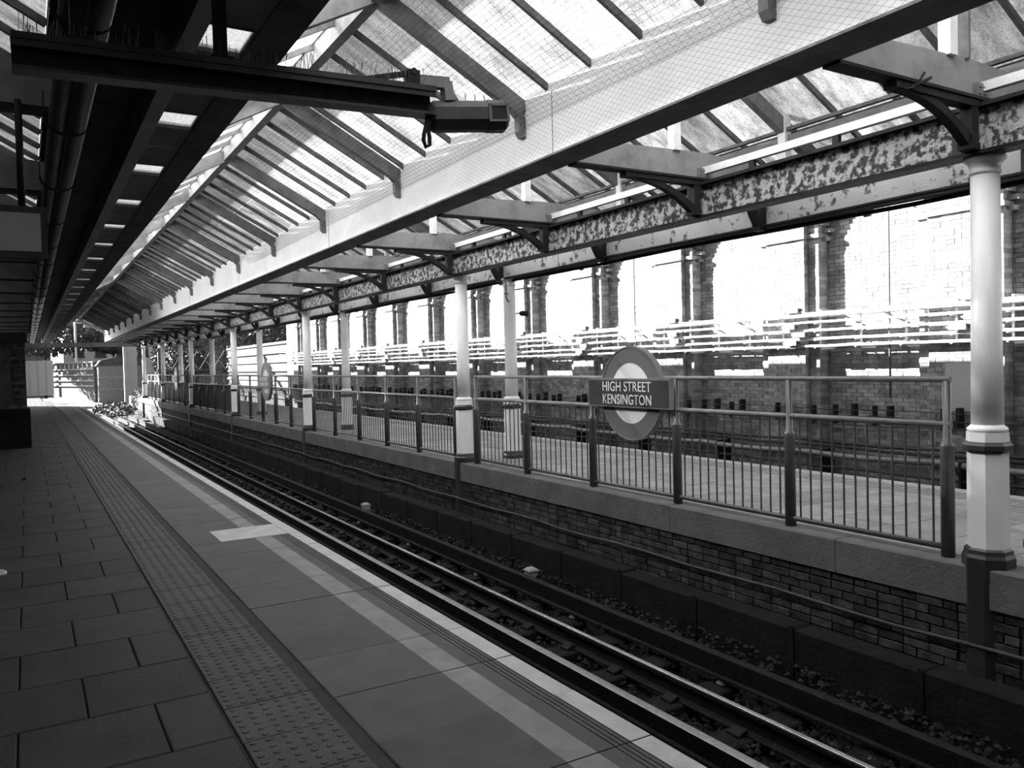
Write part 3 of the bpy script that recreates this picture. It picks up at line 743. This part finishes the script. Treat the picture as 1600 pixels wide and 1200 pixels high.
BY = [3.35, 11.68, 19.9, 28.7, 37.1, 45.5]
lab_b = ['rear-row column outside the right edge', 'nearest rear-row column, behind the railing with a small camera', 'second rear-row column behind the railings', 'rear-row column behind the small far roundel', 'fourth rear-row column behind the railings', 'fifth rear-row column near the far end']
for i, y in enumerate(BY):
    o = copy_tree(proto); o.location = (6.97, y, -.02); tag(o, lab_b[i], 'column', 'rear row of white iron columns')
# dark pilasters of the front row passing down the kerb wall
pil = MB().lathe(0, 0, [(.158, -1.2), (.155, -.08)], 8, math.pi/8, False).mesh('column_foot', M['base_paint'])
for i, y in enumerate(AY):
    o = link('column_foot', pil, None, (6.075, y, 0)); tag(o, 'dark octagonal foot in the kerb wall under the %s front-row column' % ORD[i], 'pillar', 'column feet in the kerb wall')

# small camera, conduit hook on rear column
cc = empty('small_camera', (6.97, 11.68, 2.42), 'small dark camera on a bracket on the nearest rear-row column', 'camera')
MB().tube([(.09, -.02, 0), (.19, -.04, -.0)], .012, 6).build('bracket', M['rafter'], cc)
MB().tube([(.17, -.03, 0), (.20, -.05, 0), (.30, -.09, -.005), (.305, -.09, -.005)], [.03, .045, .045, .03], 10).build('camera_body', M['black'], cc)
pts = [(6.80, 11.5, 2.95), (6.80, 11.5, 2.72), (6.81, 11.51, 2.66), (6.85, 11.54, 2.62), (6.90, 11.58, 2.61)]
o = MB().tube(pts, .015, 8).bar((6.76, 11.49, 2.73), (6.84, 11.49, 2.73), .02, .02).build('conduit_hook', M['rafter']); tag(o, 'hooked grey conduit dropping beside the nearest rear-row column', 'pipe')
# conduits under rear beam
for i, (x, z, r, m, lb) in enumerate(((6.855, 3.00, .020, 'black', 'dark conduit along the underside of the rear column beam'), (7.10, 2.975, .016, 'cable', 'pale conduit along the rear column beam'), (6.97, 2.955, .022, 'black', 'thicker dark pipe below the rear column beam'))):
    p_ = [(x+.004*math.sin(j*1.3), -6+j*1.5, z+.008*math.sin(j*2.1+i)) for j in range(40)]
    o = MB().tube(p_, r, 8).build('conduit', M[m]); tag(o, lb, 'pipe', 'conduits along the rear column beam')

# ------------------------------------------------------------------ RAILINGS
bal = MB().tube([(0, 0, .06), (0, 0, 1.02)], .009, 6, False).mesh('baluster', M['rail_grey'])
post = MB().lathe(0, 0, [(.052, -.03), (.050, .86), (.046, .885), (.030, .90), (.030, 1.375)], 12).mesh('post', M['rail_grey'])
def railing(ys, label, x=6.12, solid=False):
    y0, y1 = ys[0], ys[-1]; r = empty('railing', (x, y0, 0), label, 'railing', 'railings along the island platform edge')
    for y in ys: link('post', post, r, (0, y-y0, 0))
    L = y1-y0
    for nm_, z, rad, m in (('top_rail', 1.385, .024, 'rail_top'), ('middle_rail', 1.035, .026, 'rail_top'), ('bottom_rail', .075, .024, 'rail_grey')):
        MB().tube([(0, -.03, z), (0, L+.03, z)], rad, 10).build(nm_, M[m], r)
    for a, b in zip(ys[:-1], ys[1:]):
        n = max(2, round((b-a)/.118)); 
        for i in range(1, n): link('baluster', bal, r, (0, a-y0+(b-a)*i/n, 0))
    return r
railing([-1.0, .5, 1.5, 3.02], 'railing bay just right of the nearest column')
railing([3.67, 5.19, 6.73, 8.28, 9.86, 11.38], 'long railing bays between the nearest and second columns, carrying the roundel')
railing([12.08, 13.6, 15.13, 16.7, 18.3, 19.9], 'railing bays between the second and third front columns')
railing([20.65, 21.95, 23.5, 25.0, 26.6, 28.3], 'railing bays between the third and fourth front columns')
railing([29.1, 30.6, 32.2, 33.8, 35.4, 36.8], 'railing bays between the fourth and fifth front columns')
railing([37.5, 39.1, 40.7, 42.3, 43.9, 45.2], 'railing bays between the fifth and sixth front columns')
railing([45.9, 47.4, 48.9, 50.4, 52.0], 'farthest railing bays in sunlight at the roof end')
o = MB()
for k in range(11): o.box(6.155, 6.165, 29.2+1.5*k, 30.66+1.5*k, .12, 1.0)
o = o.build('infill_panel', M['rafter']); tag(o, 'grey infill sheets behind the far railing bays', 'panel')

# ------------------------------------------------------------------ ROUNDELS
def roundel(y, label, text=True, sx=6.02):
    r = empty('roundel_sign', (sx, y, 1.205), label, 'sign', None)
    def disc(rad, x0, x1, m, name, n=64, inner=0):
        mb = MB(); vs = []; 
        for x in (x0, x1):
            for rr_ in (rad, inner):
                for k in range(n): t = 2*math.pi*k/n; vs.append((x, rr_*math.cos(t), rr_*math.sin(t)))
        fs = []
        for k in range(n):
            k2 = (k+1) % n
            fs += [(k, k2, 2*n+k2, 2*n+k), (n+k2, n+k, 3*n+k, 3*n+k2), (k2, k, n+k, n+k2), (2*n+k, 2*n+k2, 3*n+k2, 3*n+k)]
        if inner == 0: fs = []; 
        if inner == 0:
            mb.add([(x0, rad*math.cos(2*math.pi*k/n), rad*math.sin(2*math.pi*k/n)) for k in range(n)]+[(x1, rad*math.cos(2*math.pi*k/n), rad*math.sin(2*math.pi*k/n)) for k in range(n)],
                   [tuple(reversed(range(n))), tuple(range(n, 2*n))]+[(k, (k+1) % n, n+(k+1) % n, n+k) for k in range(n)])
        else: mb.add(vs, fs)
        return mb.build(name, m, r)
    disc(.555, .035, .095, M['sign_rim'], 'disc_case', inner=.535)
    disc(.536, .04, .09, M['black'], 'disc_back')
    disc(.536, .028, .04, M['sign_ring'], 'ring_face', inner=.355)
    disc(.355, .030, .042, M['sign_white'], 'disc_face')
    disc(.553, .020, .036, M['sign_rim'], 'disc_rim', inner=.536)
    MB().box(-.03, .03, -.745, .745, -.165, .175).build('bar_case', M['sign_rim'], r)
    bf = MB().box(-.036, -.028, -.725, .725, -.145, .155).build('bar_face', M['sign_bar'], r)
    if text:
        for ln, zc in (('HIGH STREET', .082), ('KENSINGTON', -.070)):
            cu = bpy.data.curves.new('lettering', 'FONT'); cu.body = ln; cu.size = .165; cu.align_x = 'CENTER'; cu.align_y = 'CENTER'; cu.extrude = .0015; cu.offset = .0002; cu.resolution_u = 4
            cu.space_character = 1.02
            to = bpy.data.objects.new('tmp', cu); C.collection.objects.link(to)
            bpy.context.view_layer.update(); dg = bpy.context.evaluated_depsgraph_get(); ev = to.evaluated_get(dg)
            me = bpy.data.meshes.new_from_object(ev); wdt = max(v.co.x for v in me.vertices)-min(v.co.x for v in me.vertices)
            hh = max(v.co.y for v in me.vertices)-min(v.co.y for v in me.vertices); cx = (max(v.co.x for v in me.vertices)+min(v.co.x for v in me.vertices))/2
            cy = (max(v.co.y for v in me.vertices)+min(v.co.y for v in me.vertices))/2
            for v in me.vertices:
                a, b, c = (v.co.x-cx)*(.885/wdt), (v.co.y-cy)*(.116/hh), v.co.z
                v.co = (-.0375-c, -a, zc+b)
            me.flip_normals() if False else None
            bpy.data.objects.remove(to); me.materials.clear(); me.materials.append(M['sign_white'])
            link('lettering', me, bf)
    for dy in (-.60, .60): MB().tube([(.08, dy, -.1), (.12, dy, -.1)], .02, 6).build('fixing', M['rail_grey'], r)
    return r
roundel(7.43, 'roundel station sign reading HIGH STREET KENSINGTON fixed to the railing')
roundel(24.3, 'smaller roundel sign seen edge-on farther along the railing, before the third column')
roundel(41.2, 'tiny farthest roundel sign on the railing near the roof end')

# ------------------------------------------------------------------ CABLES AND PIPES ON THE RETAINING WALL
rc = random.Random(31)
rows_z = [(2.205, .024, 'first'), (2.055, .024, 'second'), (1.90, .025, 'third'), (1.765, .025, 'lowest')]
def cable_pts(x, z, y0=-4.0):
    pts = []; y = y0
    while y < 43.5: pts.append((x+rc.uniform(-.005, .005), y, z+rc.uniform(-.005, .005)-.012*math.sin(y*3.7)**2)); y += .425
    return pts+[(x, 44.3, z+.18), (x+.02, 45.4, z+.40), (x+.02, 46.8, z+.45)]
for z, r, nmz in rows_z:
    for j, x in enumerate((12.42, 12.468, 12.516)):  # cables stacked in depth so each row casts a taller shadow
        if nmz == 'first' and j == 0: continue
        o = MB().tube(cable_pts(x, z+(.006 if j else 0)), r, 6).build('wall_cable', M['cable'])
        tag(o, '%s pale cable in the %s row of the sunlit wall bundle' % (['front', 'middle', 'rear'][j], nmz), 'cable', 'pale cables along the retaining wall')
o = MB().tube(cable_pts(12.44, 2.30), .008, 6).build('wall_cable', M['cable_dark']); tag(o, 'thin dark wire under the top tray of the sunlit wall bundle', 'cable', 'pale cables along the retaining wall')
tray = MB(); pt = [p for p in cable_pts(12.46, 2.355)]
for a, b in zip(pt[:-1], pt[1:]): tray.bar(a, b, .05, .075)
o = tray.build('cable_tray', M['cable']); tag(o, 'flat pale tray topping the cable bundle on the sunlit wall', 'tray')
def cbk(xw):
    bb = MB().box(12.545, 12.565, -.015, .015, 1.70, 2.43)
    for z, r, _ in rows_z: bb.box(12.39, 12.56, -.015, .015, z-r-.016, z-r-.002)
    bb.box(12.43, 12.56, -.015, .015, 2.30, 2.315).box(12.56, xw, -.012, .012, 2.40, 2.43).box(12.56, xw, -.012, .012, 1.70, 1.73)
    return bb.mesh('bracket', M['cable'])
bbF, bbM, bbR = cbk(F+.0), cbk(Mx), cbk(Rx)
def wall_x(y):
    d = (y-10.28) % per
    if d <= .9: return 0
    if d <= 1.14 or d >= per-.24: return 1
    return 2
for k in range(52):
    y = 1.4+.85*k
    o = link('cable_bracket', (bbF, bbM, bbR)[wall_x(y)], None, (-.004, y, 0)); tag(o, 'bracket carrying the pale cables along the retaining wall', 'bracket', 'brackets of the pale cable bundle')
jb = MB().slab(-.06, .05, -.14, .14, -.045, .045, .01).tube([(0, -.14, 0), (0, -.2, 0)], .02, 6).tube([(0, .14, 0), (0, .2, 0)], .02, 6).mesh('joint_box', M['rafter'])
for k in range(12):
    for z, zn in ((2.44, 'top'), (2.13, 'upper'), (1.98, 'middle'), (1.83, 'lower'))[: (4 if k % 2 else 3)]:
        o = link('cable_joint', jb, None, (12.37 if z < 2.4 else 12.45, 7.1+3.33*k+rc.uniform(-.25, .25), z)); tag(o, 'dark joint box on %s pale cables, %s pier past the nearest column' % (zn, ORD[k]), 'joint box', 'joint boxes on the pale cable bundle')
# thick sagging pipes lower on the wall
for i, (zb, r, lb) in enumerate(((-.20, .055, 'thick pale sagging cable low on the retaining wall'), (-.62, .05, 'lower thick cable near the far track bed'), (-.42, .025, 'dark cable between the two thick pale ones'))):
    pts = []
    for j in range(120):
        y = -4+j*.4; s_ = ((y+i*.6) % 2.55)/2.55; pts.append((12.36+.03*math.sin(j*.3), y, zb+.035-.15*s_*(1-s_)*(1.1 if i != 2 else .6)+.02*math.sin(y*.35+i)))
    o = MB().tube(pts, r, 8).build('sagging_cable', M['pipe'] if i != 2 else M['cable_dark']); tag(o, lb, 'cable')
sbk = MB().box(-.1, .25, -.02, .02, -.78, -.12).box(-.14, -.08, -.03, .03, -.32, -.26).box(-.14, -.08, -.03, .03, -.74, -.68).mesh('bracket', M['black'])
for k in range(18):
    o = link('pipe_bracket', sbk, None, (12.42, 2.1+2.55*k, 0)); tag(o, 'dark bracket holding the thick sagging cables', 'bracket', 'brackets of the thick cables')
# row of hooks and thin cables at z 0.45
for j, (zz, rad) in enumerate(((.50, .012), (.62, .008), (.36, .012), (.02, .03), (-.06, .03))):
    pts = [(12.45+.01*math.sin(q*1.1), -4+q*.9, zz+.02*math.sin(q*1.9+j)) for q in range(56)]
    o = MB().tube(pts, rad, 6).build('wall_cable', M['cable_dark']); tag(o, 'dark cable running along the shaded lower wall, number %s from the hooks' % (['first']+ORD[1:])[j], 'cable', 'dark cables on the shaded lower wall')
hk1 = MB().box(.02, .15, -.03, .03, .40, .72).box(-.04, .02, -.03, .03, .40, .43).box(-.04, -.02, -.03, .03, .43, .52).mesh('hook', M['black'])
hk2 = MB().box(.03, .15, -.014, .014, .34, .68).box(-.03, .03, -.05, .05, .49, .515).mesh('hook', M['black'])
for k in range(-1, 11):
    a = 10.28+per*k
    for q, (dy, hkm) in enumerate(((-1.75, hk1), (-1.45, hk2), (-1.05, hk1), (-.65, hk2), (-.18, hk2), (.35, hk1), (.62, hk2))):
        o = link('cable_hook', hkm, None, (12.50 if dy < .2 else 12.44, a+dy, rc.uniform(-.02, .02))); tag(o, 'dark cable hook on shaded wall, %s from left in %s bay past nearest column' % (['seventh','sixth','fifth','fourth','third','second','first'][q], ORD[k+1]), 'hook', 'hooks on the shaded brick wall')
# notice board on wall, pale patch
o = MB().slab(-.02, .0, -.28, .28, .65, 1.42, .003).build('wall_panel', M['grey_board'], None, (12.6, 7.28, 0)); tag(o, 'pale weathered panel on the retaining wall left of the nearest column', 'panel')
# vertical downpipes
for i, y in enumerate((10.55+per*1, 10.45-per*1+.1)):
    o = MB().tube([(12.5, y+1.25, .85), (12.5, y+1.25, 4.6)], .018, 8).build('downpipe', M['rafter']); tag(o, ['thin vertical conduit on the pier behind the roundel sign', 'thin vertical conduit on the pier by the nearest column'][i], 'pipe')
# far track on the other side
for x, lb in ((10.1, 'near'), (11.54, 'far')):
    r = empty('running_rail', (x, 0, -1.15), '%s running rail of the track beyond the island platform' % lb, 'rail')
    MB().prism_y([(-.065,0),(.065,0),(.065,.012),(.012,.03),(.012,.12),(.036,.13),(.036,.16),(-.036,.16),(-.036,.13),(-.012,.12),(-.012,.03),(-.065,.012)], -4, 60).build('rail_web', M['rust'], r)
for i in range(60):
    s = link('sleeper', sl_me, None, (10.82, 1+i*.72, -1.15)); tag(s, 'dark timber sleeper under the track beyond the island platform', 'sleeper', 'sleepers under the far track')

# ------------------------------------------------------------------ SMALL THINGS ON THE NEAR PLATFORM
o = MB().slab(-.03, .03, -.04, .04, 0, .03, .01).box(-.01, .02, -.02, .03, .03, .045).build('litter', M['black'], None, (-.09, 14.35, 0)); tag(o, 'small dark scrap lying on the near platform paving', 'litter')
o = MB().slab(-.03, .03, -.05, .05, 0, .02, .008).box(-.02, .01, -.02, .04, .02, .03).build('litter', M['litter'], None, (-.225, 7.68, 0)); tag(o, 'small crumpled white scrap at the left edge of the platform', 'litter')

# ------------------------------------------------------------------ BEYOND THE ROOF END
# ground past the roof, sunlight put into its paler ballast colour
o = MB().box(2.3, 5.9, 50, 100, -1.3, -1.16).build('sunlit_ballast', M['ground']); tag(o, kind='structure')
def blob(name, x, y, z, rx, ry, rz, n, m, label, cat, seed=1, trunk=True, s=.25, group=None):
    rg = random.Random(seed); r = empty(name, (x, y, -1.2), label, cat, group); mb = MB()
    for _ in range(n):
        a = rg.uniform(0, 6.283); b = math.acos(rg.uniform(-1, 1)); q = rg.uniform(.45, 1)**.6
        cx, cy, cz_ = rx*q*math.sin(b)*math.cos(a), ry*q*math.sin(b)*math.sin(a), rz*q*math.cos(b)+z+1.2
        t1 = Vector((rg.gauss(0,1), rg.gauss(0,1), rg.gauss(0,1))).normalized(); t2_ = t1.orthogonal().normalized()*s*rg.uniform(.5, 1); t1 = t1*s*rg.uniform(.5, 1)
        c_ = Vector((cx, cy, cz_)); mb.add([c_-t1, c_+t2_*.6, c_+t1, c_-t2_*.6], [(0,1,2,3)])
    o_ = mb.build('foliage', m, r); tag(o_, kind='stuff')
    if trunk: MB().tube([(0, 0, 0), (.1, 0, z+1.2)], [.15, .07], 7).build('trunk', M['rust'], r)
    return r
blob('bush', 4.6, 56, -.75, 1.2, 5, .5, 900, M['leaf'], 'low dark scrub growing over the sunlit track end', 'bush', 2, False, .12)
blob('bush', 6.6, 58, -.3, .8, 3, 1.0, 700, M['leaf_lit'], 'leafy shrub beside the farthest pale column', 'bush', 3, False, .12)
blob('tree', 7.6, 92, 5.0, 3.4, 3, 1.5, 1500, M['leaf'], 'spreading dark tree in front of the pale far building', 'tree', 4, True, .35)
blob('tree', 1.6, 96, 5.5, 4.5, 3, 2.2, 1600, M['leaf'], 'dark tree crown left of the far white mast', 'tree', 5, True, .35)
blob('tree', 12.4, 82, 3.0, 2.4, 3, 3.2, 1800, M['leaf'], 'leafy tree beyond the end of the retaining wall', 'tree', 6, True, .3)
blob('tree', 17, 70, 4.0, 3.5, 4, 3.5, 1500, M['leaf'], 'taller tree behind the leafy one past the wall end', 'tree', 7, True, .35)
# white banded fence wall and grey hoarding
fw = empty('banded_wall', (5.4, 85, 0), 'bright white banded wall across the far end of the tracks', 'wall')
fw.rotation_euler = (0, 0, math.radians(15.6))
MB().box(0, .3, 0, 15, -1.25, 2.6).build('wall_face', M['far_pale'], fw)
lt = MB()
for z in (2.55, 1.9, 1.35, .8, .3): lt.box(-.12, 0, -.05, 15, z, z+.12)
for i in range(12): lt.box(-.06, 0, .2+i*1.22, .6+i*1.22, 2.02, 2.5)
lt.build('string_band', M['pipe'], fw)
o = MB().box(-2.2, 1.9, 78, 78.2, -.2, 2.7)
for i in range(7): o.box(-2.2+i*.6, -2.14+i*.6, 77.95, 78, -.2, 2.7)
o = o.build('hoarding', M['grey_board']); tag(o, 'plain grey hoarding at the end of the near platform', 'hoarding')
tn = empty('shed', (8.8, 83, -1.2), 'dark trackside shed with curved roof at the far end of the line', 'shed')
MB().box(-3.2, .6, 0, 4, 0, 3.4).build('shed_body', M['rafter'], tn)
MB().prism_y([(-3.4, 3.4), (.8, 3.4), (.7, 3.9), (.2, 4.2), (-1.6, 4.25), (-3.0, 3.9)], -.1, 4.1).build('shed_roof', M['soffit'], tn)
MB().box(-3.2, .6, -.05, 0, 1.2, 1.3).box(-3.2, .6, -.05, 0, 2.3, 2.4).build('trim_rail', M['pipe'], tn)
bl = empty('terrace_building', (0, 112, 0), 'long pale building with window rows closing the view', 'building')
MB().box(4.0, 14, 0, 8, -1.2, 14).build('facade', M['render_w'], bl)
wd = MB().box(-.6, .6, -.05, .02, 0, 1.7).box(-.03, .03, -.08, -.05, 0, 1.7).box(-.7, .7, -.15, 0, -.15, 0).mesh('window', M['win_dark'])
for i in range(8):
    for j in range(4):
        if i < 4: link('window', wd, bl, (5.5+i*2.4, 0, 3.6+j*3.1))
bl3 = empty('dark_building', (-4, 111, 0), 'dark brick building left of the white mast in the distance', 'building')
MB().box(-12, 6.5, 0, 8, -1.2, 6.5).build('facade', M['building'], bl3)
for i in range(6):
    for j in range(2): link('window', wd, bl3, (-9+i*2.8, 0, 1.2+j*3.4))
bl2 = empty('brick_building', (18, 96, 0), 'dark brick building behind the trees to the right of the line', 'building')
MB().box(-3, 22, 0, 8, -1.2, 18).build('facade', M['building'], bl2)
for i in range(8):
    for j in range(4): link('window', wd, bl2, (-1+i*2.8, 0, 1.5+j*3.4))
o = MB().tube([(4.2, 90, -1.2), (4.2, 90, 8)], .10, 8).bar((4.2, 90, 6.5), (4.8, 90, 6.5), .1, .1).build('mast', M['white_paint']); tag(o, 'thin white mast standing before the trees at the far end', 'mast')
o = MB().box(6.9, 7.9, 74, 74.4, -1.2, 5.6).box(7.2, 7.3, 73.9, 74, -1.2, 5.6).build('white_panel_tower', M['render_w']); tag(o, 'tall bright white panel beside the last column', 'panel')
# lattice bridge and rows of pale pipes past the wall end
lb_ = empty('lattice_bridge', (9.4, 66, 0), 'pale lattice footbridge crossing beyond the island platform', 'bridge')
mbb = MB().bar((-1, 0, 1.6), (7, 0, 1.6), .15, .15).bar((-1, 0, 3.2), (7, 0, 3.2), .15, .15)
mbb.build('chord', M['far_pale'], lb_); mbb = MB()
for i in range(8): mbb.bar((-1+i, 0, 1.6), (i, 0, 3.2), .06, .06).bar((i, 0, 1.6), (-1+i, 0, 3.2), .06, .06)
mbb.build('lattice', M['far_pale'], lb_)
for i, xx in enumerate((-.8, 3, 6.8)): MB().box(xx-.12, xx+.12, -.12, .12, -1.2, 3.3).build('pier', M['far_pale'], lb_)
lw = empty('terraced_wall', (13.2, 47.2, 0), 'terraced wall with ledges coloured as sunlit past the brick piers', 'wall')
for i in range(8): MB().box(.3*i*.0, .6, .2, 17, -1.2+i*.55, -1.2+i*.55+.40).box(-.1, .6, .2, 17, -1.2+i*.55+.40, -1.2+i*.55+.55).build('ledge', M['far_pale'] if i % 2 else M['far_mid'], lw)  # alternate tiers coloured paler to stand for sunlit ledges
# camera heads hanging at the roof end
eb = MB().box(-3, 12, 55.05, 55.25, 3.15, 3.42).build('end_beam', M['soffit']); tag(eb, 'dark beam closing the far end of the roofs', 'beam')
for i, x in enumerate((2.1, 2.95)):
    o = MB().tube([(x, 55.15, 3.16), (x, 55.15, 3.05)], .03, 6).lathe(x, 55.15, [(.05, 2.86), (.12, 2.92), (.13, 3.0), (.06, 3.07)], 10).build('dome_camera', M['black']); tag(o, ['left of two dark dome cameras under the far roof end', 'right of two dark dome cameras under the far roof end'][i], 'camera')
